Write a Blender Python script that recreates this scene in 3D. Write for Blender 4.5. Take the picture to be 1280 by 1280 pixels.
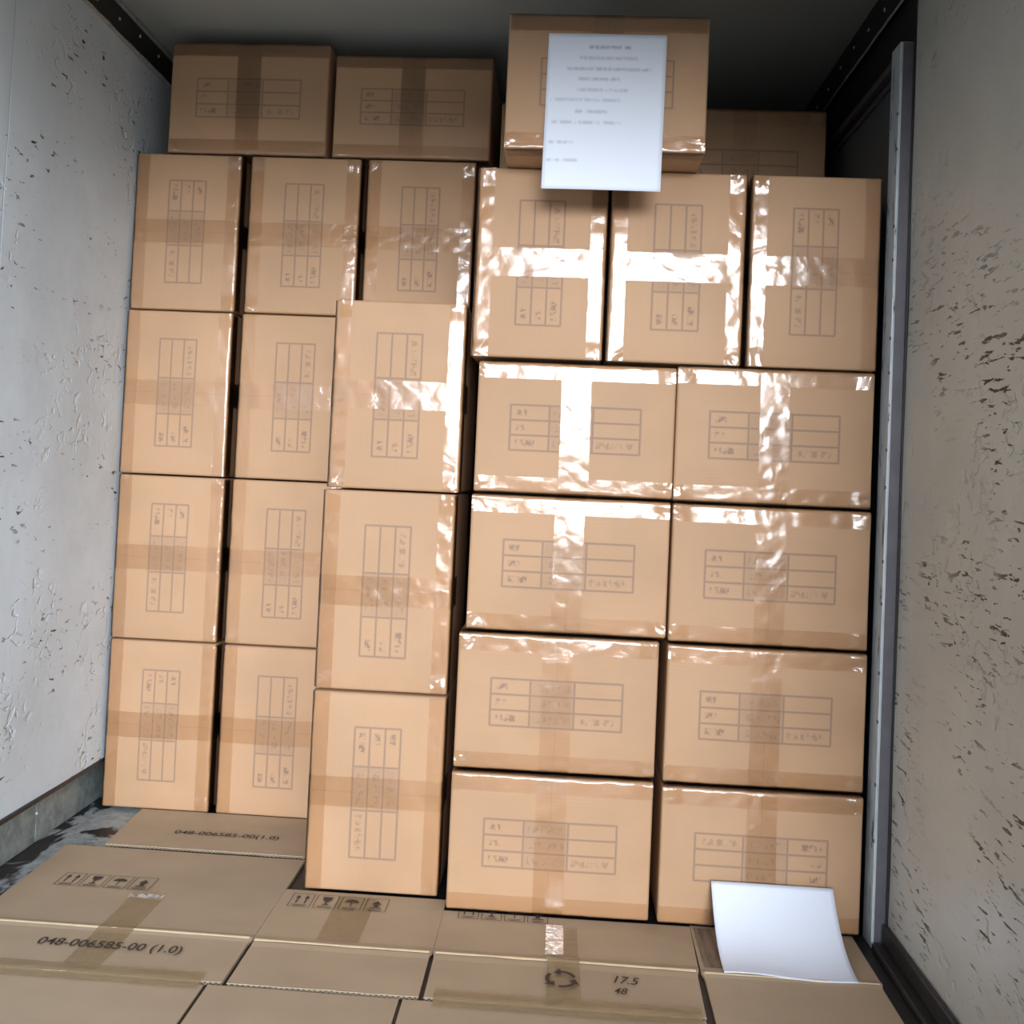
import bpy, bmesh, math, random
from mathutils import Vector, Matrix, noise
S = bpy.context.scene
C = S.collection
for o in list(bpy.data.objects): bpy.data.objects.remove(o)
random.seed(7)
R = math.radians

# ------------------------------------------------------------------ camera
CAMZ = 0.79
cam_d = bpy.data.cameras.new('camera'); cam = bpy.data.objects.new('camera', cam_d); C.objects.link(cam)
cam_d.sensor_width = 36; cam_d.lens = 1200 / 1280 * 36; cam_d.shift_y = -80 / 1280
cam_d.clip_start = 0.02
cam.matrix_world = Matrix.Translation((0, 0, CAMZ)) @ Matrix.Rotation(R(2.916), 4, 'Z') @ Matrix.Rotation(R(91.6726), 4, 'X') @ Matrix.Rotation(R(2.561), 4, 'Z')
S.camera = cam

# ------------------------------------------------------------------ daylight
def nd(nt, t, loc=None, **kw):
    n = nt.nodes.new(t)
    for k, v in kw.items(): setattr(n, k, v)
    return n
W = bpy.data.worlds.new('sky'); S.world = W; W.use_nodes = True
nt = W.node_tree; nt.nodes.clear()
out = nd(nt, 'ShaderNodeOutputWorld'); bg = nd(nt, 'ShaderNodeBackground')
tc = nd(nt, 'ShaderNodeTexCoord'); sp = nd(nt, 'ShaderNodeSeparateXYZ')
nt.links.new(tc.outputs['Generated'], sp.inputs[0])
ramp = nd(nt, 'ShaderNodeValToRGB')
mr = nd(nt, 'ShaderNodeMapRange'); mr.inputs[1].default_value = -1; mr.inputs[2].default_value = 1
nt.links.new(sp.outputs[2], mr.inputs[0]); nt.links.new(mr.outputs[0], ramp.inputs[0])
cr = ramp.color_ramp
SKYK = 6.2; GLOW = 24.0
stops = [(0.0, (.10, .10, .10)), (0.46, (.16, .16, .16)), (0.485, (.35, .36, .37)), (0.505, (1.0, 1.02, 1.06)), (0.60, (1.0, 1.04, 1.1)), (0.75, (.40, .46, .56)), (1.0, (.30, .35, .44))]
cr.elements[0].position = stops[0][0]; cr.elements[0].color = (*stops[0][1], 1)
cr.elements[1].position = 1.0; cr.elements[1].color = (*stops[-1][1], 1)
for p, c in stops[1:-1]:
    e = cr.elements.new(p); e.color = (*c, 1)
# open sky on one side of the yard, buildings on the other
az = nd(nt, 'ShaderNodeMapRange', interpolation_type='SMOOTHSTEP'); az.inputs[1].default_value = -.14; az.inputs[2].default_value = .0
az.inputs[3].default_value = .22; az.inputs[4].default_value = 1.0
nt.links.new(sp.outputs[0], az.inputs[0])
ml = nd(nt, 'ShaderNodeMath', operation='MULTIPLY'); ml.inputs[1].default_value = SKYK
nt.links.new(az.outputs[0], ml.inputs[0])
# low bright haze of the sun behind thin cloud
dp = nd(nt, 'ShaderNodeVectorMath', operation='DOT_PRODUCT'); nt.links.new(tc.outputs['Generated'], dp.inputs[0]); dp.inputs[1].default_value = Vector((.085, -1, .145)).normalized()
gw = nd(nt, 'ShaderNodeMapRange', interpolation_type='SMOOTHSTEP'); gw.inputs[1].default_value = math.cos(R(13)); gw.inputs[2].default_value = math.cos(R(8)); gw.inputs[4].default_value = GLOW
nt.links.new(dp.outputs['Value'], gw.inputs[0])
ad = nd(nt, 'ShaderNodeMath', operation='ADD'); nt.links.new(ml.outputs[0], ad.inputs[0]); nt.links.new(gw.outputs[0], ad.inputs[1])
nt.links.new(ramp.outputs[0], bg.inputs[0]); nt.links.new(ad.outputs[0], bg.inputs[1])
nt.links.new(bg.outputs[0], out.inputs[0])
# the open rear of the van, where the daylight comes in
pl = bpy.data.lights.new('rear_opening_daylight', 'AREA'); pl.shape = 'RECTANGLE'; pl.size = 1.6; pl.size_y = 1.57
pl.cycles.is_portal = True
po = bpy.data.objects.new('rear_opening_daylight', pl); C.objects.link(po); po.location = (-.2, .44, .785); po.rotation_euler = (R(90), 0, 0)

S.view_settings.view_transform = 'Standard'; S.view_settings.look = 'None'; S.view_settings.gamma = 1
S.view_settings.use_curve_mapping = False; S.view_settings.exposure = -0.05

# ------------------------------------------------------------------ material helpers
class NG:
    def __init__(s, name):
        s.m = bpy.data.materials.new(name); s.m.use_nodes = True
        s.t = s.m.node_tree; s.t.nodes.clear()
        s.o = s.n('ShaderNodeOutputMaterial')
    def n(s, t, **kw):
        n = s.t.nodes.new(t)
        for k, v in kw.items(): setattr(n, k, v)
        return n
    def set(s, sock, v):
        if isinstance(v, bpy.types.NodeSocket): s.t.links.new(v, sock)
        else: sock.default_value = v
    def math(s, op, a, b=None, c=None, clamp=False):
        n = s.n('ShaderNodeMath', operation=op, use_clamp=clamp)
        for i, v in enumerate((a, b, c)):
            if v is not None: s.set(n.inputs[i], v)
        return n.outputs[0]
    def step(s, v, a, b):           # smooth 0..1 as v goes a..b
        n = s.n('ShaderNodeMapRange', interpolation_type='SMOOTHSTEP')
        s.set(n.inputs[0], v); s.set(n.inputs[1], a); s.set(n.inputs[2], b); return n.outputs[0]
    def line(s, v, c, w, soft):     # 1 near v==c
        d = s.math('ABSOLUTE', s.math('SUBTRACT', v, c))
        return s.step(d, w + soft, max(w - soft, 0))
    def box(s, v, a, b, soft):
        return s.math('MULTIPLY', s.step(v, a - soft, a + soft), s.step(v, b + soft, b - soft))
    def mix(s, f, a, b, mode='MIX'):
        n = s.n('ShaderNodeMix', data_type='RGBA', blend_type=mode)
        s.set(n.inputs[0], f); s.set(n.inputs[6], a if not isinstance(a, tuple) else (*a, 1)); s.set(n.inputs[7], b if not isinstance(b, tuple) else (*b, 1))
        return n.outputs[2]
    def obj(s):
        return s.n('ShaderNodeTexCoord').outputs['Object']
    def xyz(s, v):
        n = s.n('ShaderNodeSeparateXYZ'); s.set(n.inputs[0], v); return n.outputs
    def map(s, v, loc=(0, 0, 0), rot=(0, 0, 0), sc=(1, 1, 1)):
        n = s.n('ShaderNodeMapping'); s.set(n.inputs[0], v)
        n.inputs[1].default_value = loc; n.inputs[2].default_value = rot; n.inputs[3].default_value = sc; return n.outputs[0]
    def noise(s, v, scale, detail=3, rough=.5, dist=0):
        n = s.n('ShaderNodeTexNoise'); s.set(n.inputs['Vector'], v)
        n.inputs['Scale'].default_value = scale; n.inputs['Detail'].default_value = detail; n.inputs['Roughness'].default_value = rough; n.inputs['Distortion'].default_value = dist
        return n.outputs[0]
    def vor(s, v, scale, rnd=1):
        n = s.n('ShaderNodeTexVoronoi'); s.set(n.inputs['Vector'], v); n.inputs['Scale'].default_value = scale; n.inputs['Randomness'].default_value = rnd
        return n.outputs
    def bump(s, h, st=.3, d=.01, normal=None):
        n = s.n('ShaderNodeBump'); s.set(n.inputs['Height'], h); n.inputs['Strength'].default_value = st; n.inputs['Distance'].default_value = d
        if normal is not None: s.set(n.inputs['Normal'], normal)
        return n.outputs[0]
    def pbr(s, col, rough=.6, metal=0, spec=.5, normal=None):
        p = s.n('ShaderNodeBsdfPrincipled')
        s.set(p.inputs['Base Color'], col if not isinstance(col, tuple) else (*col, 1)); s.set(p.inputs['Roughness'], rough); s.set(p.inputs['Metallic'], metal)
        p.inputs['Specular IOR Level'].default_value = spec
        if normal is not None: s.set(p.inputs['Normal'], normal)
        s.t.links.new(p.outputs[0], s.o.inputs[0]); return p

def plain(name, col, rough=.6, metal=0, spec=.5, nz=0.15, nscale=20, bump=0):
    g = NG(name); v = g.obj(); n = g.noise(v, nscale, 4)
    c = g.mix(n, tuple(x * (1 - nz) for x in col), tuple(min(1, x * (1 + nz)) for x in col))
    g.pbr(c, rough, metal, spec, g.bump(n, bump, .003) if bump else None); return g.m

CARD = (.458, .284, .164)
def cardboard(name, base=CARD, printed=False, seed=0, streak=None):
    g = NG(name); v = g.obj(); x, y, z = g.xyz(v)
    oi = g.n('ShaderNodeObjectInfo').outputs['Random']
    n1 = g.noise(g.map(v, (seed, seed * 2, 0)), 6, 3)
    fl = g.noise(g.map(v, sc=(1, 1, 60) if not streak else streak), 6, 2)
    c = g.mix(g.step(n1, .3, .7), tuple(k * .95 for k in base), tuple(k * 1.05 for k in base))
    c = g.mix(g.math('MULTIPLY', fl, .10), c, tuple(k * .6 for k in base))
    c = g.mix(g.math('MULTIPLY', oi, .10), c, tuple(k * .72 for k in base))
    if printed:
        s = .0022
        x0, x1, z0, z1 = -.118, .118, -.043, .043
        inx = g.box(x, x0 - .001, x1 + .001, s); inz = g.box(z, z0 - .001, z1 + .001, s)
        vl = None
        for cx in (x0, x0 + .071, x0 + .150, x1):
            l = g.line(x, cx, .0012, s); vl = l if vl is None else g.math('MAXIMUM', vl, l)
        hl = None
        for cz in (z0, z0 + .0287, z0 + .0573, z1):
            l = g.line(z, cz, .0012, s); hl = l if hl is None else g.math('MAXIMUM', hl, l)
        lines = g.math('MAXIMUM', g.math('MULTIPLY', vl, inz), g.math('MULTIPLY', hl, inx))
        # faded characters inside the cells
        row = g.math('ABSOLUTE', g.math('SUBTRACT', g.math('PINGPONG', g.math('ADD', z, .5 - z0 - .01435 - .4305 + .0), .01435), 0))
        ch = g.step(g.noise(g.map(v, (seed * 3.1, 0, seed), sc=(1, 1, .6)), 140, 3, .7), .44, .62)
        zc = [z0 + .0144, z0 + .043, z0 + .0717]
        def txt(a, b, rows, k=.0055):
            r = None
            for i in rows:
                l = g.line(z, zc[i], k, .002); r = l if r is None else g.math('MAXIMUM', r, l)
            return g.math('MULTIPLY', r, g.box(x, a, b, .002))
        t = g.math('MAXIMUM', txt(x0 + .010, x0 + .030, (1, 2)), txt(x0 + .010, x0 + .046, (0,), .006))
        t2 = g.math('MAXIMUM', txt(x0 + .078, x0 + .143, (0, 1, 2), .007), txt(x0 + .156, x1 - .012, (0,), .006))
        t = g.math('MAXIMUM', g.math('MULTIPLY', t, .9), g.math('MULTIPLY', t2, .6))
        t = g.math('MULTIPLY', t, ch)
        ink = g.math('MAXIMUM', g.math('MULTIPLY', lines, .50), g.math('MULTIPLY', t, .62))
        shade = g.math('MULTIPLY', g.math('MULTIPLY', g.box(x, x0 + .071, x0 + .150, .004), g.box(z, z0, z1, .003)), .14)
        ink = g.math('MAXIMUM', ink, shade)
        # flap seam down the middle
        ink = g.math('MAXIMUM', ink, g.math('MULTIPLY', g.line(x, 0.0, .0004, .0012), .18))
        c = g.mix(ink, c, (.10, .075, .085))
    b = g.bump(g.math('ADD', g.math('MULTIPLY', fl, .3), g.noise(v, 5, 2)), .25, .004) if name != 'flat_carton_board' else g.bump(g.noise(g.map(v, sc=(.6, 1, 1)), 7, 2, .45, .2), .35, .012)
    g.pbr(c, .62, 0, .35, b)
    return g.m

def tape(name, tint, rough, seed, bumpk=.5, ior=1.75, haze=0.0, bs=26):
    g = NG(name); v = g.obj()
    n1 = g.noise(g.map(v, (seed, 0, seed)), bs, 2, .5, .4); n2 = g.noise(g.map(v, (0, seed, 0)), 150, 3, .6)
    n1 = g.math('MULTIPLY', n1, g.math('ADD', 1, g.math('MULTIPLY', g.step(g.math('ABSOLUTE', g.xyz(v)[0]), .140, .172), 4.5)))
    b = g.bump(g.math('ADD', n1, g.math('MULTIPLY', n2, .10)), bumpk, .006)
    tr = g.n('ShaderNodeBsdfTransparent'); tr.inputs[0].default_value = (*tint, 1)
    gl = g.n('ShaderNodeBsdfGlossy'); gl.inputs['Roughness'].default_value = rough; g.set(gl.inputs['Normal'], b)
    fr = g.n('ShaderNodeFresnel'); fr.inputs[0].default_value = ior; g.set(fr.inputs[1], b)
    mx = g.n('ShaderNodeMixShader'); g.set(mx.inputs[0], fr.outputs[0]); g.set(mx.inputs[1], tr.outputs[0]); g.set(mx.inputs[2], gl.outputs[0])
    last = mx.outputs[0]
    if haze:
        df = g.n('ShaderNodeBsdfDiffuse'); df.inputs[0].default_value = (.75, .75, .75, 1)
        m2 = g.n('ShaderNodeMixShader'); g.set(m2.inputs[0], g.math('MULTIPLY', g.step(n2, .4, .65), haze)); g.set(m2.inputs[1], last); g.set(m2.inputs[2], df.outputs[0]); last = m2.outputs[0]
    g.t.links.new(last, g.o.inputs[0]); return g.m

def wall_paint(name, base, dark, seed, side):
    g = NG(name); v = g.obj(); x, y, z = g.xyz(v)
    vs = g.map(v, (seed, seed, seed))
    n1 = g.noise(vs, 3, 4, .6); n2 = g.noise(vs, 14, 5, .7)
    c = g.mix(g.step(n1, .35, .65), tuple(k * .93 for k in base), tuple(min(1, k * 1.06) for k in base))
    c = g.mix(g.math('MULTIPLY', g.step(g.noise(g.map(vs, sc=(1, 1, .25)), 22, 4, .7), .55, .8), .25), c, tuple(k * .8 for k in base))
    # nicks through the paint
    rot = (R(36), 0, 0) if side == 'R' else (R(-8), 0, 0)
    vr = g.map(v, (seed, 0, 0), rot, (1, 1, 4.6) if side == 'R' else (1, 1, 2.4))
    nk = g.noise(vr, 26 if side == 'R' else 34, 3, .62, .35)
    if side == 'R':
        clus = g.math('MULTIPLY', g.step(g.noise(vs, 5, 2), .38, .60), g.step(z, 1.45, .95))
        thr = .612
    else:
        clus = g.step(g.noise(g.map(vs, sc=(1, 1, 2.2)), 4, 2), .47, .60); thr = .645
    m = g.math('MULTIPLY', g.step(nk, thr - .012, thr + .006), clus)
    c = g.mix(g.math('MULTIPLY', m, .98), c, dark)
    # fine grime
    sm = g.math('MULTIPLY', g.step(g.noise(vr, 9, 5, .75), .56, .8), .35)
    c = g.mix(sm, c, tuple(k * .62 for k in base))
    # dents
    dn = g.noise(g.map(vs, (9, 3, 1), sc=(1, 1, 1.2)), 30, 2, .5, 1.2)
    dm = g.math('MULTIPLY', g.step(dn, .55, .72), g.step(g.noise(g.map(vs, (4, 4, 4)), 3.3, 3, .6), .50, .62))
    h = g.math('SUBTRACT', g.math('MULTIPLY', n1, .55), g.math('MULTIPLY', dm, .35))
    h = g.math('ADD', h, g.math('MULTIPLY', n2, .10)); h = g.math('SUBTRACT', h, g.math('MULTIPLY', m, .06))
    g.pbr(c, .36, 0, .5, g.bump(h, .6, .015))
    return g.m

M = {}
M['box'] = [cardboard('carton_board', CARD, False, k) for k in range(1)]
M['print'] = [cardboard('carton_board_printed', CARD, True, k * 1.7) for k in range(3)]
M['sheet'] = cardboard('flat_carton_board', (.465, .352, .238), False, 5)
M['sheet_edge'] = plain('flute_edge', (.62, .50, .34), .8)
M['flute_dark'] = plain('flute_hollow', (.06, .045, .03), .9)
M['crease'] = plain('crease_worn', (.84, .70, .46), .7, nz=.15, nscale=60)
M['tape'] = [tape('clear_tape', (.978, .943, .88), .17, 1.0 + k * 3.3, .24) for k in range(3)]
def brown_tape():
    g = NG('brown_tape'); v = g.obj(); n = g.noise(v, 60, 4, .6)
    p = g.pbr(g.mix(n, (.33, .235, .12), (.43, .31, .17)), .28, 0, .5, g.bump(n, .5, .003)); p.inputs['Alpha'].default_value = .6
    return g.m
M['ftape'] = brown_tape()
M['wtape'] = tape('crinkled_tape', (.86, .80, .68), .16, 9, .9, 1.8, .55, 60)
M['ink'] = plain('black_ink', (.05, .035, .03), .7)
M['wl'] = wall_paint('left_panel_paint', (.66, .76, .84), (.03, .035, .035), 2.0, 'L')
M['wr'] = wall_paint('right_panel_paint', (.53, .53, .48), (.012, .012, .012), 6.3, 'R')
g = NG('ceiling_paint'); v = g.obj(); n = g.noise(v, 2, 3)
g.pbr(g.mix(n, (.40, .43, .41), (.47, .50, .48)), .20, 0, .7, g.bump(n, .1, .01)); M['ceil'] = g.m
M['black'] = plain('black_rubber', (.022, .02, .02), .45, bump=.3)
M['darkwall'] = plain('dark_panel', (.10, .12, .14), .45)
M['bulk'] = plain('bulkhead_panel', (.05, .055, .06), .6)
M['sealant'] = plain('worn_sealant', (.38, .37, .33), .7, nz=.5, nscale=80)
g = NG('galvanised_steel'); v = g.obj(); n = g.noise(g.map(v, sc=(3, 3, .35)), 60, 5, .75)
c = g.mix(g.step(n, .3, .6), (.46, .53, .58), (.62, .68, .72)); c = g.mix(g.step(g.noise(g.map(v, (5, 5, 5), sc=(2, 2, .3)), 40, 4, .7), .60, .66), c, (.04, .045, .05))
g.pbr(c, .42, .2, .5, g.bump(n, .4, .003)); M['post'] = g.m
M['postd'] = plain('dull_steel', (.135, .13, .15), .5, .3, nz=.25, nscale=30, bump=.3)
M['paper'] = plain('white_paper', (.79, .85, .97), .6, nz=.01)

g = NG('stained_floor_gap_shade'); v = g.obj()
n = g.noise(g.map(v, (3, .4, 0), (0, 0, R(-20)), (1.6, 1, 1)), 5.5, 5, .62, .6)
c = g.mix(g.step(g.noise(v, 40, 4, .7), .3, .7), (.24, .28, .29), (.42, .47, .48))
c = g.mix(g.step(n, .50, .56), c, (.018, .018, .018)); c = g.mix(g.step(g.xyz(v)[0], -.90, -.86), c, (.018, .018, .018))  # stains, then black under the sheets: shade of their gaps painted in
g.pbr(c, .45, 0, .4, g.bump(n, .3, .005)); M['floor'] = g.m
g = NG('kick_plate'); v = g.obj(); n = g.noise(v, 30, 5, .7)
g.pbr(g.mix(g.step(n, .35, .65), (.20, .24, .24), (.34, .39, .38)), .45, .2, .5, g.bump(n, .4, .004)); M['kick'] = g.m

def paper_print():
    g = NG('printed_paper'); uvx, uvz, _ = g.xyz(g.n('ShaderNodeUVMap', uv_map='UV').outputs[0])
    v = g.n('ShaderNodeUVMap', uv_map='UV').outputs[0]
    ch = g.step(g.noise(g.map(v, sc=(1, .5, 1)), 26, 1, .5), .25, .60)
    L = [(.915, .35, .70, .45, .010), (.845, .27, .76, .30, .009), (.775, .17, .88, .34, .009), (.71, .27, .62, .32, .009), (.64, .26, .69, .28, .009),
         (.575, .04, .63, .24, .009), (.50, .25, .53, .30, .010), (.43, .06, .65, .28, .009), (.30, .04, .25, .30, .008), (.185, .03, .30, .30, .008)]
    tot = None
    for zc, a, b, k, w in L:
        m = g.math('MULTIPLY', g.math('MULTIPLY', g.line(uvz, zc, w, .010), g.box(uvx, a, b, .012)), k)
        tot = m if tot is None else g.math('ADD', tot, m)
    c = g.mix(g.math('MULTIPLY', tot, ch), (.79, .85, .97), (.05, .07, .08))
    g.pbr(c, .6, 0, .3); return g.m
M['pprint'] = paper_print()

# ------------------------------------------------------------------ object helpers
def tag(o, label=None, cat=None, group=None, kind=None):
    if label: o['label'] = label
    if cat: o['category'] = cat
    if group: o['group'] = group
    if kind: o['kind'] = kind
    return o
def mesh_obj(name, bm, mats, parent=None, smooth=False):
    me = bpy.data.meshes.new(name); bm.normal_update(); bm.to_mesh(me); bm.free()
    for m in (mats if isinstance(mats, list) else [mats]): me.materials.append(m)
    if smooth:
        for p in me.polygons: p.use_smooth = True
    o = bpy.data.objects.new(name, me); C.objects.link(o)
    if parent: o.parent = parent
    return o
def bx(bm, x0, x1, y0, y1, z0, z1, bev=0, mi=0, seg=2):
    r = bmesh.ops.create_cube(bm, size=1)
    for v in r['verts']:
        v.co = Vector((x0 + (v.co.x + .5) * (x1 - x0), y0 + (v.co.y + .5) * (y1 - y0), z0 + (v.co.z + .5) * (z1 - z0)))
    fs = list({f for v in r['verts'] for f in v.link_faces})
    for f in fs: f.material_index = mi
    if bev:
        bmesh.ops.bevel(bm, geom=list({e for v in r['verts'] for e in v.link_edges}), offset=bev, segments=seg, affect='EDGES', profile=.5)
    return bm
def box_obj(name, dims, mat, parent=None, bev=0):
    return mesh_obj(name, bx(bmesh.new(), *dims, bev=bev), mat, parent)

# ------------------------------------------------------------------ the van body
XL, XR, Y0, Y1, ZC = -1.0, .60, .45, 3.4, 1.785
tag(box_obj('floor', (XL - .12, XR + .12, Y0, Y1 + .05, -.06, 0), M['floor']), kind='structure')
tag(box_obj('ceiling', (XL - .12, XR + .12, Y0, Y1 + .05, ZC, ZC + .04), M['ceil']), kind='structure')
tag(box_obj('wall_front', (XL - .12, XR + .12, Y1, Y1 + .05, 0, ZC), M['bulk']), kind='structure')
tag(box_obj('trim_7', (XL - .12, XR + .12, Y0 - .02, Y0 + .04, 1.57, ZC), M['postd']), kind='structure')
def panel_grid(bm, x, y0, y1, z0, z1, th, seed, amp=.0035, step=.02):
    ny = int((y1 - y0) / step); nz = int((z1 - z0) / step)
    g = [[bm.verts.new((x + (amp * noise.noise(Vector((seed, y0 + (y1 - y0) * i / ny * 1.0, 0)) * 4 + Vector((0, 0, (z0 + (z1 - z0) * j / nz) * 4)))), y0 + (y1 - y0) * i / ny, z0 + (z1 - z0) * j / nz)) for j in range(nz + 1)] for i in range(ny + 1)]
    for i in range(ny):
        for j in range(nz):
            bm.faces.new((g[i][j], g[i + 1][j], g[i + 1][j + 1], g[i][j + 1]) if th > 0 else (g[i][j + 1], g[i + 1][j + 1], g[i + 1][j], g[i][j]))
    # rim and back
    bk = x + th
    r = [g[i][0] for i in range(ny + 1)] + [g[ny][j] for j in range(1, nz + 1)] + [g[i][nz] for i in range(ny - 1, -1, -1)] + [g[0][j] for j in range(nz - 1, 0, -1)]
    q = [bm.verts.new((bk, v.co.y, v.co.z)) for v in r]; r = [bm.verts.new(v.co) for v in r]
    for i in range(len(r)):
        k = (i + 1) % len(r); bm.faces.new((r[k], r[i], q[i], q[k]) if th > 0 else (r[i], r[k], q[k], q[i]))
    bm.faces.new([bm.verts.new(v.co) for v in (q if th < 0 else q[::-1])])
SEAM = 1.634
bm = bmesh.new()
panel_grid(bm, XL, Y0, SEAM - .002, .115, ZC, -.10, 1.0)
panel_grid(bm, XL, SEAM + .002, Y1, .115, ZC, -.10, 1.0)
tag(box_obj('trim_8', (XL - .10, XL - .0035, SEAM - .0021, SEAM + .0021, .115, ZC), M['black']), kind='structure')
wl = tag(mesh_obj('wall_left', bm, M['wl'], smooth=False), kind='structure')
bm = bmesh.new(); panel_grid(bm, XR, Y0, 1.715, 0, ZC, .10, 3.0, .0025)
tag(mesh_obj('wall_right', bm, M['wr']), kind='structure')
for o in (wl, bpy.data.objects['wall_right']):
    for p in o.data.polygons: p.use_smooth = abs(p.normal.x) > .8 and len(p.vertices) == 4 and p.area < .01
# rear part of the right side: dark door header and inset side door
tag(box_obj('wall_right_inner', (XR + .012, XR + .10, 1.715, Y1, 0, ZC), M['black']), kind='structure')
dr = tag(box_obj('door_1', (XR - .003, XR + .0118, 1.80, 2.75, .02, 1.575), M['darkwall'], bev=.002), kind='structure')
fr = bmesh.new()
bx(fr, XR - .014, XR + .011, 1.80, 2.80, 1.583, 1.597, .002); bx(fr, XR - .010, XR - .0035, 1.83, 2.72, 1.555, 1.561, .001)
bx(fr, XR - .010, XR + .011, 2.752, 2.80, .02, 1.583, .002)
tag(mesh_obj('trim_1', fr, M['postd']), kind='structure')
# black corner strips under the ceiling
def strip(n, xa, xb, z0, z1, sg):
    bm = bmesh.new(); bx(bm, min(xa, xb), max(xa, xb), Y0, Y1, z0, z1, .003)
    o = tag(mesh_obj(n, bm, M['black']), kind='structure')
    s = bmesh.new(); nn = 180
    for (zz, h) in ((z0, -.006), (z1, .0)):
        pr = None
        for i in range(nn + 1):
            y = Y0 + (Y1 - Y0) * i / nn; k = .0015 * noise.noise(Vector((y * 30, zz * 9, 3)))
            a = s.verts.new((xa + sg * .0015, y, zz + h + k)); b = s.verts.new((xb + sg * .0015, y, zz + h + .0015 + k)); c = s.verts.new((xb + sg * .0015, y, zz + h + .0038 + k * 2))
            if pr: s.faces.new((pr[0], a, b, pr[1])); s.faces.new((pr[1], b, c, pr[2]))
            pr = (a, b, c)
    mesh_obj('sealant_line', s, M['sealant'], o)
    rb = bmesh.new()
    for i in range(30):
        y = .3 + i * .1; r = bmesh.ops.create_uvsphere(rb, u_segments=8, v_segments=5, radius=.004)
        bmesh.ops.transform(rb, matrix=Matrix.Translation((xb + sg * .001, y, (z0 + z1) / 2 + .008 * math.sin(i * 5))) @ Matrix.Diagonal((.4, 1, 1, 1)), verts=r['verts'])
    mesh_obj('rivets', rb, M['post'], o)
strip('trim_2', XL, XL + .008, 1.712, 1.768, 1)
strip('trim_3', XR + .004, XR + .001, 1.715, 1.784, -1)
# steel post of the side door
bm = bmesh.new()
bx(bm, .5735, .577, 1.7205, 1.766, .0, 1.595, .001, 0)
bx(bm, .577, .6115, 1.7205, 1.7245, .0, 1.595, .0012, 1)
bx(bm, .577, .6115, 1.762, 1.766, .0, 1.595, .001, 1)
for i in range(14):
    z = .18 + i * .1 + .02 * math.sin(i * 3.3)
    bx(bm, .5728, .5740, 1.7206, 1.727, z, z + .006, 0, 1)
tag(mesh_obj('trim_4', bm, [M['post'], M['postd']]), kind='structure')
box_b = bmesh.new(); bx(box_b, .5965, .60, 1.7165, 1.7203, 0, ZC - .01, 0)
tag(mesh_obj('trim_5', box_b, M['black']), kind='structure')
# left kick plate with joints and rivets
bm = bmesh.new(); ys = [Y0, .9, 1.25, 1.62, 1.93, 2.25, 2.9, Y1]
for a, b in zip(ys, ys[1:]): bx(bm, XL - .06, XL - .035, a + .001, b - .001, 0, .106, .002)
bs = tag(mesh_obj('baseboard_left', bm, M['kick']), kind='structure')
bm = bmesh.new()
for y in [1.30 + .315 * i for i in range(6)]:
    r = bmesh.ops.create_uvsphere(bm, u_segments=8, v_segments=6, radius=.0035)
    bmesh.ops.transform(bm, matrix=Matrix.Translation((XL - .035, y, .06)), verts=r['verts'])
mesh_obj('rivets', bm, M['post'], bs)
tag(box_obj('trim_6', (XL - .06, XL + .003, Y0, Y1, .106, .1145), M['black'], bev=.001), kind='structure')
bm = bmesh.new(); bx(bm, .572, .599, Y0, 1.714, 0, .012, .003); bx(bm, .590, .5985, Y0, 1.714, .012, .045, .003)
tag(mesh_obj('baseboard_right', bm, M['black']), kind='structure')

# ------------------------------------------------------------------ cartons
LW, SH, DP = .36, .25, .30
def carton_mesh(seed):
    bm = bmesh.new(); bx(bm, -LW / 2, LW / 2, 0, DP, -SH / 2, SH / 2, .005, 0, 3)
    for f in bm.faces:
        if f.normal.y < -.9 and f.calc_area() > .02: f.material_index = 1
    big = [f for f in bm.faces if f.calc_area() > .02]
    bmesh.ops.subdivide_edges(bm, edges=[e for e in bm.edges if e.calc_length() > .1], cuts=10, use_grid_fill=True)
    for v in bm.verts:
        x, y, z = v.co; bul = (1 - (2 * x / LW) ** 2) * (1 - (2 * z / SH) ** 2)
        if y < .02: v.co.y -= .0022 * max(0, bul) + .0012 * noise.noise(Vector((x * 9, z * 9, seed)))
    return bm
def tape_grid(pts_fn, nu, nv):
    bm = bmesh.new(); uv = bm.loops.layers.uv.new('UV')
    g = [[bm.verts.new(pts_fn(i / nu, j / nv)) for j in range(nv + 1)] for i in range(nu + 1)]
    for i in range(nu):
        for j in range(nv): bm.faces.new((g[i][j], g[i + 1][j], g[i + 1][j + 1], g[i][j + 1]))
    bmesh.ops.recalc_face_normals(bm, faces=bm.faces)
    return bm
def wrap(d, half, over, off, r=.005):
    """path round the top edge: d<0 on the front face (distance below the edge), d>0 on the top; returns (y, dz from edge)"""
    if d < 0: return (-off, d)
    return (d, off)
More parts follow.
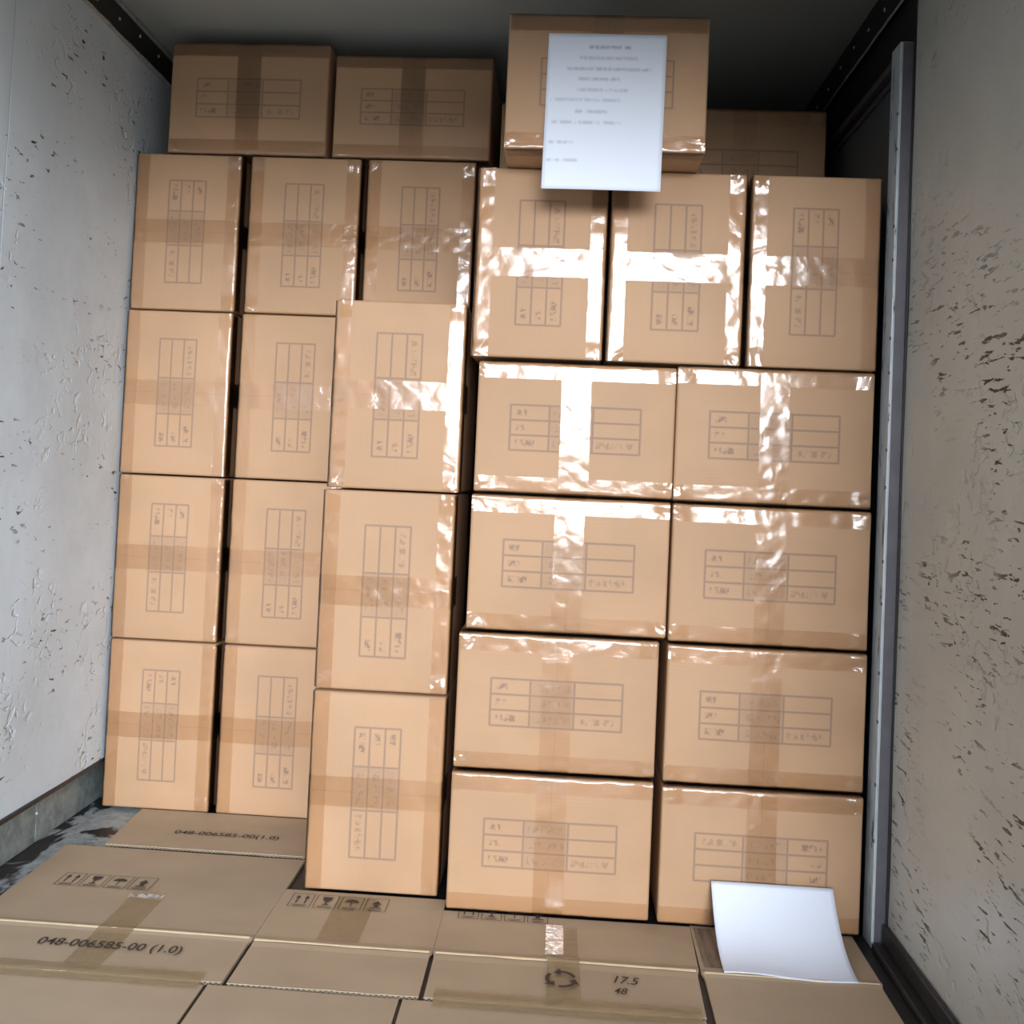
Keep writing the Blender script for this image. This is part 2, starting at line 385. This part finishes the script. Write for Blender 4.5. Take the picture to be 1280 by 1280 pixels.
def make_carton(seed):
    body = mesh_obj('cardboard_box', carton_mesh(seed), [M['box'][0], M['print'][seed]], smooth=False)
    for p in body.data.polygons: p.use_smooth = True
    off = .0012
    def jag(t, k): return .0016 * noise.noise(Vector((t * 40, k, seed)))
    def surf(x, z, d):      # front face bulge
        bul = (1 - (2 * x / LW) ** 2) * (1 - (2 * z / SH) ** 2)
        return -.0022 * max(0, bul) - .0012 * abs(noise.noise(Vector((x * 9, z * 9, seed)))) - off + .0007 * noise.noise(Vector((x * 45, z * 45, seed + d)))
    for s in (1, -1):
        w = .032
        def f(u, t, s=s):
            x = (u - .5) * (LW - .002); q = -w + t * (w * 2)       # q<0 on the front face
            e = SH / 2
            if q < -.004: return (x, surf(x, s * (e + q), 1), s * (e + q + jag(u, 1) * (t < .01)))
            if q > .004: return (x, q, s * (e + off * 1.0))
            a = (q + .004) / .008 * math.pi / 2
            return (x, .0055 - (.0055 + off) * math.cos(a), s * (e - .0055 + (.0055 + off) * math.sin(a)))
        mesh_obj('edge_tape', tape_grid(f, 64, 20), M['tape'][seed], body, True)
    w = .054
    def f(u, t):
        x = (u - .5) * w + .0008 * math.sin(seed + t * 5); tot = SH + .14; q = t * tot - tot / 2; e = SH / 2
        sg = 1 if q > 0 else -1; aq = abs(q) - e
        if aq < -.004: return (x + jag(t, 2) * (u < .01 or u > .99), surf(x, q, 2) - .0003, q)
        if aq > .004: return (x, aq, sg * (e + off + .0004))
        a = (aq + .004) / .008 * math.pi / 2
        return (x, .0055 - (.0055 + off + .0003) * math.cos(a), sg * (e - .0055 + (.0055 + off + .0003) * math.sin(a)))
    mesh_obj('centre_tape', tape_grid(f, 10, 70), M['tape'][seed], body, True)
    return body
protos = [make_carton(k) for k in range(3)]
used = [False] * 3
def carton(seed, x0, x1, z0, z1, y, label, up=0, group=None, rot=0, dz=0, dep=1):
    """up: 0 lying, 1 / -1 standing on end (which way the print reads), 2 lying with the print upside down"""
    p = protos[seed]
    if used[seed]:
        r = p.copy(); C.objects.link(r)
        for ch in p.children:
            c = ch.copy(); C.objects.link(c); c.parent = r
            c.matrix_parent_inverse = Matrix.Identity(4)
    else: r = p; used[seed] = True
    w, h = x1 - x0, z1 - z0
    a = {0: 0, 1: 90, -1: -90, 2: 180}[up]
    sx, sz = (w / LW, h / SH) if up in (0, 2) else (h / LW, w / SH)
    r.matrix_world = Matrix.Translation(((x0 + x1) / 2, y, (z0 + z1) / 2)) @ Matrix.Rotation(R(rot), 4, 'Z') @ Matrix.Rotation(R(a), 4, 'Y') @ Matrix.Diagonal((sx, dep, sz, 1))
    tag(r, label, 'box', group); return r
Zb = .0075
G1 = 'cartons stacked in the front layer'; G2 = 'cartons stacked in the back layer'
def col(x0, x1, zs, ys, labels, ups, seeds, grp, rots=None, dx=None):
    for i, l in enumerate(labels):
        d = dx[i] if dx else 0
        carton(seeds[i], x0 + d, x1 + d, zs[i] + .0018, zs[i + 1] - .0018, ys[i], l, ups[i], grp, rots[i] if rots else 0)
# front layer, from the bottom up
ZL = [Zb, .257, .506, .757, 1.002]
col(-.172, .190, ZL, [1.740, 1.747, 1.752, 1.756],
    ['lying carton on the floor, bottom of the column just right of the dark gap',
     'lying carton second from the floor in the column just right of the dark gap',
     'lying carton third from the floor in the column just right of the dark gap',
     'lying carton with broad white glare on its tape, below the notice'],
    [0, 0, 0, 0], [0, 1, 2, 0], G1, [.3, .2, .1, 0], [0.001, .002, .013, .015])
ZR = [Zb, .253, .503, .756, 1.006]
col(.2065, .560, ZR, [1.740, 1.748, 1.752, 1.755],
    ['lying carton behind the curled blank paper, at the floor beside the steel post',
     'lying carton second from the floor in the column beside the steel post',
     'lying carton third from the floor in the column beside the steel post',
     'lying carton fourth from the floor beside the steel post, directly under the upright cartons'],
    [2, 0, 0, 0], [1, 2, 0, 1], G1, [0, .1, 0, 0], [.0, 0.001, .001, .0])
ZT = 1.008
for (a, b, s, u, l, h) in ((-.173, .068, 0, -1, 'upright carton under the left part of the notice, with tape glare down its sides', 1.360),
                     (.0735, .320, 2, -1, 'upright carton under the notice with a white glare bar across its middle', 1.360),
                     (.328, .562, 1, 1, 'upright carton beside the steel post at the right end of the upper row', 1.360)):
    carton(s, a, b, ZT, h, 1.757, l, u, G1)
# the one with the notice, on top
carton(0, -.123, .228, 1.3615, 1.604, 1.663, 'topmost lying carton with the printed notice taped to its front, jutting forward', 0, G1)
# column that stands out in front of the left part
ZC3 = [Zb, .376, .752, 1.112]
col(-.441, -.191, ZC3, [1.784, 1.788, 1.792],
    ['pale upright carton standing on the cardboard sheets, bottom of the protruding three-high column',
     'pale upright carton in the middle of the protruding three-high column',
     'pale upright carton on top of the protruding three-high column'],
    [1, -1, -1], [2, 1, 0], G1, [.6, .5, .3], [0, 0, .004])
# back layer
YB = 2.13
ZB = [.0075, .385, .757, 1.132, 1.4925]
col(-1.0 + .004, -.752, ZB, [2.13] * 4,
    ['upright carton on the bare floor end by the left wall, bottom of the leftmost column',
     'upright carton second from the floor by the left wall',
     'upright carton third from the floor by the left wall',
     'upright carton fourth from the floor by the left wall, under the first lying one'],
    [1, 1, -1, 1], [0, 1, 2, 1], G2, None, [.001, 0, -.002, .0])
col(-.735, -.481, ZB, [2.13] * 4,
    ['upright carton at the floor behind the protruding column, second column from the left wall',
     'upright carton second from the floor, half hidden behind the protruding column',
     'upright carton third from the floor, half hidden behind the top of the protruding column',
     'upright carton fourth from the floor in the second column from the left wall'],
    [-1, -1, -1, -1], [2, 0, 1, 0], G2, None, [.0, 0, .002, .004])
col(-.462, -.216, ZB, [2.13] * 4,
    ['upright carton hidden behind the bottom of the protruding column',
     'upright carton hidden behind the middle of the protruding column',
     'upright carton behind the top of the protruding column, beside the dark gap',
     'shaded upright carton just above and behind the top of the protruding column'],
    [-1, 1, -1, -1], [1, 2, 0, 2], G2)
carton(1, -.928, -.562, 1.4935, 1.751, 2.13, 'lying carton under the ceiling, nearest the left wall', 0, G2, rot=-.6)
carton(2, -.547, -.189, 1.4935, 1.729, 2.13, 'darker lying carton under the ceiling, second from the left wall', 0, G2, rot=-.4)
# right half of the back layer, mostly hidden
for k, (a, b) in enumerate(((-.165, .187), (.198, .556))):
    zz = [.0075, .2685, .5365, .8045, 1.0725, 1.3405, 1.628]
    for i in range(5 if k == 0 else 5, 6):
        carton((i + k) % 3, a, b, zz[i] + .0005, zz[i + 1] - .0005, 2.13,
               ['shaded lying carton mostly hidden behind the carton with the notice', 'dark lying carton in deep shade behind the upper row, right of the notice'][k], 0, G2)

# ------------------------------------------------------------------ flattened cartons on the floor
def sheet(name_label, poly, z, th=.0045, crease_y=None, edge=True, seed=0, parent=None):
    """poly: (x0,x1,y0,y1) with optional skew dict"""
    x0a, x1a, x0b, x1b, y0, y1 = poly         # near edge x0a..x1a at y0, far edge x0b..x1b at y1
    bm = bmesh.new(); nx = max(8, int((x1a - x0a) / .02)); ny = max(8, int((y1 - y0) / .0125))
    def P(i, j, top):
        t = j / ny; y = y0 + (y1 - y0) * t; u = i / nx
        x = (x0a + (x0b - x0a) * t) * (1 - u) + (x1a + (x1b - x1a) * t) * u
        if crease_y is not None:
            k = .0 if y < crease_y - .004 else .0034
            x += k * (2 * u - 1)
        if j == 0: y += .002 * noise.noise(Vector((x * 30, seed, 0)))
        zz = z + (th if top else 0) + .0008 * (noise.noise(Vector((x * 5, y * 5, seed))))
        if crease_y is not None:
            d = abs(y - crease_y); zz += .0022 * math.exp(-(d / .008) ** 2)
        return (x, y, zz)
    T = [[bm.verts.new(P(i, j, 1)) for j in range(ny + 1)] for i in range(nx + 1)]
    B = [[bm.verts.new(P(i, j, 0)) for j in range(ny + 1)] for i in range(nx + 1)]
    for i in range(nx):
        for j in range(ny):
            f = bm.faces.new((T[i][j], T[i + 1][j], T[i + 1][j + 1], T[i][j + 1]))
            bm.faces.new((B[i][j + 1], B[i + 1][j + 1], B[i + 1][j], B[i][j]))
        f = bm.faces.new((T[i][0], B[i][0], B[i + 1][0], T[i + 1][0])); f.material_index = 1
        bm.faces.new((T[i + 1][ny], B[i + 1][ny], B[i][ny], T[i][ny]))
    for j in range(ny):
        bm.faces.new((T[0][j + 1], B[0][j + 1], B[0][j], T[0][j])); bm.faces.new((T[nx][j], B[nx][j], B[nx][j + 1], T[nx][j + 1]))
    o = mesh_obj('flattened_carton', bm, [M['sheet'], M['flute_dark']], parent, False)
    tag(o, name_label, 'cardboard sheet', 'flattened cartons on the floor')
    if edge:    # zigzag flutes showing at the near edge
        bm = bmesh.new(); L = x1a - x0a; n = int(L / .0042); pr = None
        for i in range(n + 1):
            x = x0a + L * i / n; k = (i % 2) * 1.0; nz = noise.noise(Vector((x * 5, y0 * 5, seed))) * .0008 + z
            yy = y0 - .0006 + .002 * noise.noise(Vector((x * 30, seed, 0)))
            a = bm.verts.new((x, yy, nz + .0003 + k * (th - .0016))); b = bm.verts.new((x, yy, nz + .0011 + k * (th - .0016)))
            if pr: bm.faces.new((pr[0], a, b, pr[1]))
            pr = (a, b)
        pr = None
        for i in range(n + 1):
            x = x0a + L * i / n; nz = noise.noise(Vector((x * 5, y0 * 5, seed))) * .0008 + z; yy = y0 - .0006 + .002 * noise.noise(Vector((x * 30, seed, 0)))
            a = bm.verts.new((x, yy, nz + th - .0006)); b = bm.verts.new((x, yy, nz + th + .0001))
            if pr: bm.faces.new((pr[0], a, b, pr[1]))
            pr = (a, b)
        mesh_obj('fluted_edge', bm, M['sheet_edge'], o)
    if crease_y is not None:
        bm = bmesh.new(); n = 90; pr = None
        for i in range(n + 1):
            u = .004 + .992 * i / n; x = x0a * (1 - u) + x1a * u
            t = (crease_y - y0) / (y1 - y0); x = (x0a + (x0b - x0a) * t) * (1 - u) + (x1a + (x1b - x1a) * t) * u
            w = .0036 + .0018 * noise.noise(Vector((x * 18, seed, 2))); dy = .0012 * noise.noise(Vector((x * 8, seed, 5)))
            ring = []
            for q in (-1, -.4, .4, 1):
                y = crease_y + dy + q * w
                ring.append(bm.verts.new((x, y, z + th + .0003 + .0008 * noise.noise(Vector((x * 5, y * 5, seed))) + .0022 * math.exp(-((y - crease_y) / .008) ** 2) + .0005 * (1 - abs(q)))))
            if pr:
                for a in range(3): bm.faces.new((pr[a], ring[a], ring[a + 1], pr[a + 1]))
            pr = ring
        mesh_obj('crease', bm, M['crease'], o)
    o['_'] = 0; del o['_']
    return o
def flat_tape(par, x0, x1, y0, y1, z, mat, seed=0, amp=.0005, name='packing_tape', crease=None):
    def f(u, t):
        x = x0 + (x1 - x0) * u; y = y0 + (y1 - y0) * t
        zz = z + .0006 + amp * (1 + noise.noise(Vector((x * 60, y * 60, seed))))
        zz += .0008 * noise.noise(Vector((x * 5, y * 5, seed)))
        if y < 1.4515: zz -= .0026 * min(1, (1.4515 - y) / .006)
        if crease: zz += .0026 * math.exp(-((y - crease) / .008) ** 2)
        return (x + .0015 * noise.noise(Vector((t * 20, u * 3, seed))), y, zz)
    return mesh_obj(name, tape_grid(f, max(4, int((x1 - x0) / .006)), max(4, int((y1 - y0) / .006))), mat, par, True)
Zs = .0005; TH = .0060; ZT_ = Zs + TH
A = sheet('cardboard sheet under the two leftmost box columns, printed with a faint code', (-.886, -.446, -.90, -.446, 1.925, 2.128), .0052, TH - .001, None, True, 1)
Bs = sheet('large creased cardboard sheet at the far left with printed code and brown tape strip', (-.95, -.477, -.958, -.477, 1.452, 1.918), Zs, TH, 1.590, True, 2)
Cs = sheet('creased cardboard sheet before the protruding column, with handling symbols and short brown tape', (-.4690, -.1775, -.4695, -.1775, 1.451, 1.782), Zs, TH, 1.584, True, 3)
Ds = sheet('creased cardboard sheet with recycling mark, handwritten numbers and crinkled clear tape', (-.1695, .250, -.1705, .2605, 1.451, 1.740), Zs, TH, 1.584, True, 4)
Es = sheet('plain cardboard sheet at the right under the curled blank paper', (.258, .542, .268, .545, 1.18, 1.745), Zs, TH, 1.580, True, 5)
Fs = sheet('plain cardboard sheet nearest the camera at the left corner', (-.95, -.503, -.95, -.503, 1.12, 1.448), Zs, .0030, None, False, 6)
Gs = sheet('plain cardboard sheet nearest the camera, second from the left', (-.4965, -.206, -.4965, -.206, 1.12, 1.448), Zs, .0030, None, False, 7)
Hs = sheet('plain cardboard sheet nearest the camera, below the recycling mark', (-.200, .249, -.200, .249, 1.12, 1.447), Zs, .0030, None, False, 8)
flat_tape(Bs, -.735, -.675, 1.462, 1.700, ZT_, M['ftape'], 1, crease=1.590)
flat_tape(Bs, -.737, -.673, 1.701, 1.716, ZT_ + .0012, M['wtape'], 2, .002, 'tape_end')
flat_tape(Bs, -.86, -.508, 1.434, 1.474, ZT_, M['ftape'], 3, .0007)
flat_tape(Cs, -.370, -.300, 1.600, 1.765, ZT_, M['ftape'], 4, .0006)
flat_tape(Ds, .014, .066, 1.453, 1.60, ZT_, M['ftape'], 5, .0008, crease=1.584)
flat_tape(Ds, .010, .040, 1.602, 1.705, ZT_ + .0003, M['wtape'], 6, .002, 'crinkled_tape')
flat_tape(Ds, .041, .064, 1.602, 1.70, ZT_, M['ftape'], 7, .0008)
flat_tape(Ds, -.155, .245, 1.432, 1.472, ZT_, M['ftape'], 8, .0012)
# worn strip with streaks at the near left of the sheet at the right
g = NG('scuffed_board'); v = g.obj(); n = g.noise(g.map(v, sc=(14, 1, 1)), 8, 4, .7)
g.pbr(g.mix(g.step(n, .4, .65), (.26, .19, .13), (.13, .095, .065)), .8, 0, .2); M['scuff'] = g.m
flat_tape(Es, .269, .30, 1.60, 1.735, ZT_ + .0001, M['scuff'], 9, .0002, 'scuffed_patch')

def text_mesh(name, body, x, y, z, w, h, parent, mat, shear=0, rot=0):
    cu = bpy.data.curves.new(name, 'FONT'); cu.body = body; cu.size = 1; cu.shear = shear; cu.offset = .008
    t = bpy.data.objects.new(name + '_tmp', cu); C.objects.link(t)
    bpy.context.view_layer.update()
    me = bpy.data.meshes.new_from_object(t.evaluated_get(bpy.context.evaluated_depsgraph_get()))
    bpy.data.objects.remove(t)
    xs = [v.co.x for v in me.vertices]; ys = [v.co.y for v in me.vertices]
    sx = w / (max(xs) - min(xs)); sy = h / (max(ys) - min(ys)); mx, my = min(xs), min(ys)
    c, s = math.cos(rot), math.sin(rot)
    for v in me.vertices:
        a = (v.co.x - mx) * sx; b = (v.co.y - my) * sy
        v.co = (x + a * c - b * s, y + a * s + b * c, z)
    me.name = name; me.materials.clear(); me.materials.append(mat)
    o = bpy.data.objects.new(name, me); C.objects.link(o); o.parent = parent; return o
text_mesh('printed_code', '048-006585-00 (1.0)', -.806, 1.515, ZT_ + .0022, .236, .030, Bs, M['ink'])
text_mesh('printed_code', '048-006585-00(1.0)', -.775, 1.992, .0052 + TH - .001 + .0014, .222, .024, A, M['ink'])
def symbols(par, x, y, z, s=.040, gap=.0055, h=.052, name='handling_symbols'):
    bm = bmesh.new()
    def q(x0, x1, y0, y1): bm.faces.new([bm.verts.new(p) for p in ((x0, y0, z), (x1, y0, z), (x1, y1, z), (x0, y1, z))])
    def poly(pts): bm.faces.new([bm.verts.new((a, b, z)) for a, b in pts])
    t = .0011
    for k in range(4):
        a = x + k * (s + gap); b = a + s
        q(a, b, y, y + t); q(a, b, y + h - t, y + h); q(a, a + t, y + t, y + h - t); q(b - t, b, y + t, y + h - t)
        cx = (a + b) / 2; q(a + .006, b - .006, y + .007, y + .0085); q(a + .009, b - .009, y + .003, y + .0045)
        if k == 0:
            for e in (-.008, .008):
                q(cx + e - .0012, cx + e + .0012, y + .014, y + .034); poly([(cx + e - .005, y + .034), (cx + e + .005, y + .034), (cx + e, y + .045)])
        elif k == 1:
            poly([(cx - .009, y + .044), (cx - .008, y + .034), (cx - .003, y + .027), (cx + .003, y + .027), (cx + .008, y + .034), (cx + .009, y + .044)])
            q(cx - .0012, cx + .0012, y + .016, y + .027); q(cx - .006, cx + .006, y + .013, y + .016)
        elif k == 2:
            poly([(cx + .013 * math.cos(R(180 - 20 * i)), y + .030 + .011 * math.sin(R(180 - 20 * i))) for i in range(10)])
            q(cx - .0008, cx + .0008, y + .013, y + .030)
        else:
            q(cx - .010, cx + .010, y + .013, y + .016); q(cx - .004, cx + .004, y + .018, y + .027); poly([(cx - .009, y + .028), (cx + .009, y + .028), (cx, y + .042)])
    mesh_obj(name, bm, M['ink'], par)
symbols(Bs, -.892, 1.735, ZT_ + .0016); symbols(Cs, -.452, 1.711, ZT_ + .0024, .040, .0055, .052); symbols(Ds, -.146, 1.711, ZT_ + .0018, .036, .005, .026 + .026)
# recycling mark: three chasing arrows in a ring
bm = bmesh.new(); cx, cy, zz = .036, 1.523, ZT_ + .0046
for k in range(3):
    a0 = R(120 * k + 20); pr = None
    for i in range(9):
        a = a0 + R(72) * i / 8; ri, ro = .019, .025
        p = [bm.verts.new((cx + r * math.cos(a), cy + r * math.sin(a) * 1.0, zz)) for r in (ri, ro)]
        if pr: bm.faces.new((pr[0], pr[1], p[1], p[0]))
        pr = p
    e = a0 + R(72); bm.faces.new([bm.verts.new((cx + r * math.cos(q), cy + r * math.sin(q), zz)) for r, q in ((.0125, e), (.0315, e), (.022, e + R(32)))])
mesh_obj('recycling_mark', bm, M['ink'], Ds)
text_mesh('handwritten_number', '17.5', .118, 1.528, ZT_ + .0018, .040, .022, Ds, M['ink'], .3, -.06)
text_mesh('handwritten_number', '48', .117, 1.497, ZT_ + .0018, .021, .018, Ds, M['ink'], .3, -.05)

# ------------------------------------------------------------------ papers
def paper(name, fn, mat, label, th=.0004):
    nu, nv = 24, 32; bm = bmesh.new(); uv = bm.loops.layers.uv.new('UV')
    g_ = [[bm.verts.new(fn(i / nu, j / nv)) for j in range(nv + 1)] for i in range(nu + 1)]
    for i in range(nu):
        for j in range(nv):
            f = bm.faces.new((g_[i][j], g_[i + 1][j], g_[i + 1][j + 1], g_[i][j + 1]))
            for l, (a, b) in zip(f.loops, ((i, j), (i + 1, j), (i + 1, j + 1), (i, j + 1))): l[uv].uv = (a / nu, b / nv)
    o = mesh_obj(name, bm, mat, None, True)
    m = o.modifiers.new('thickness', 'SOLIDIFY'); m.thickness = th; m.offset = 1
    return tag(o, label, 'paper')
def f1(u, t):
    x = -.053 + .206 * u; z = 1.291 + .276 * t
    y = 1.6575 - .005 * (1 - t) ** 2 - .0015 * math.sin(u * 3.1) * (1 - t) - .0003
    return (x + .002 * (t - .5), y, z)
paper('paper_notice', f1, M['pprint'], 'white printed notice hanging on the front of the topmost carton')
L = .297
def f2(u, t):           # leans on the carton and slides out over the cardboard in a curve
    s = t * .25; x = .297 + .212 * u - .0 + .012 * (1 - t) * (u - .5) * 0
    # profile: starts on the sheet at y=1.585, curves up to the box at y 1.735 height .095
    a = t
    y = 1.576 + .156 * (1 - (1 - a) ** 1.0) ** 1.0 * (1 - .0) - .0
    z = .0095 + .082 * (a ** 2.4)
    z += .004 * math.sin(u * 6.0 + .5) * (1 - t) ** 2 * .6 + .0015
    return (x + .006 * t * 0, y + .012 * (u) * (1 - t) * -0.2, z)
paper('blank_paper', f2, M['paper'], 'blank white sheet curling from the floor up against a carton')
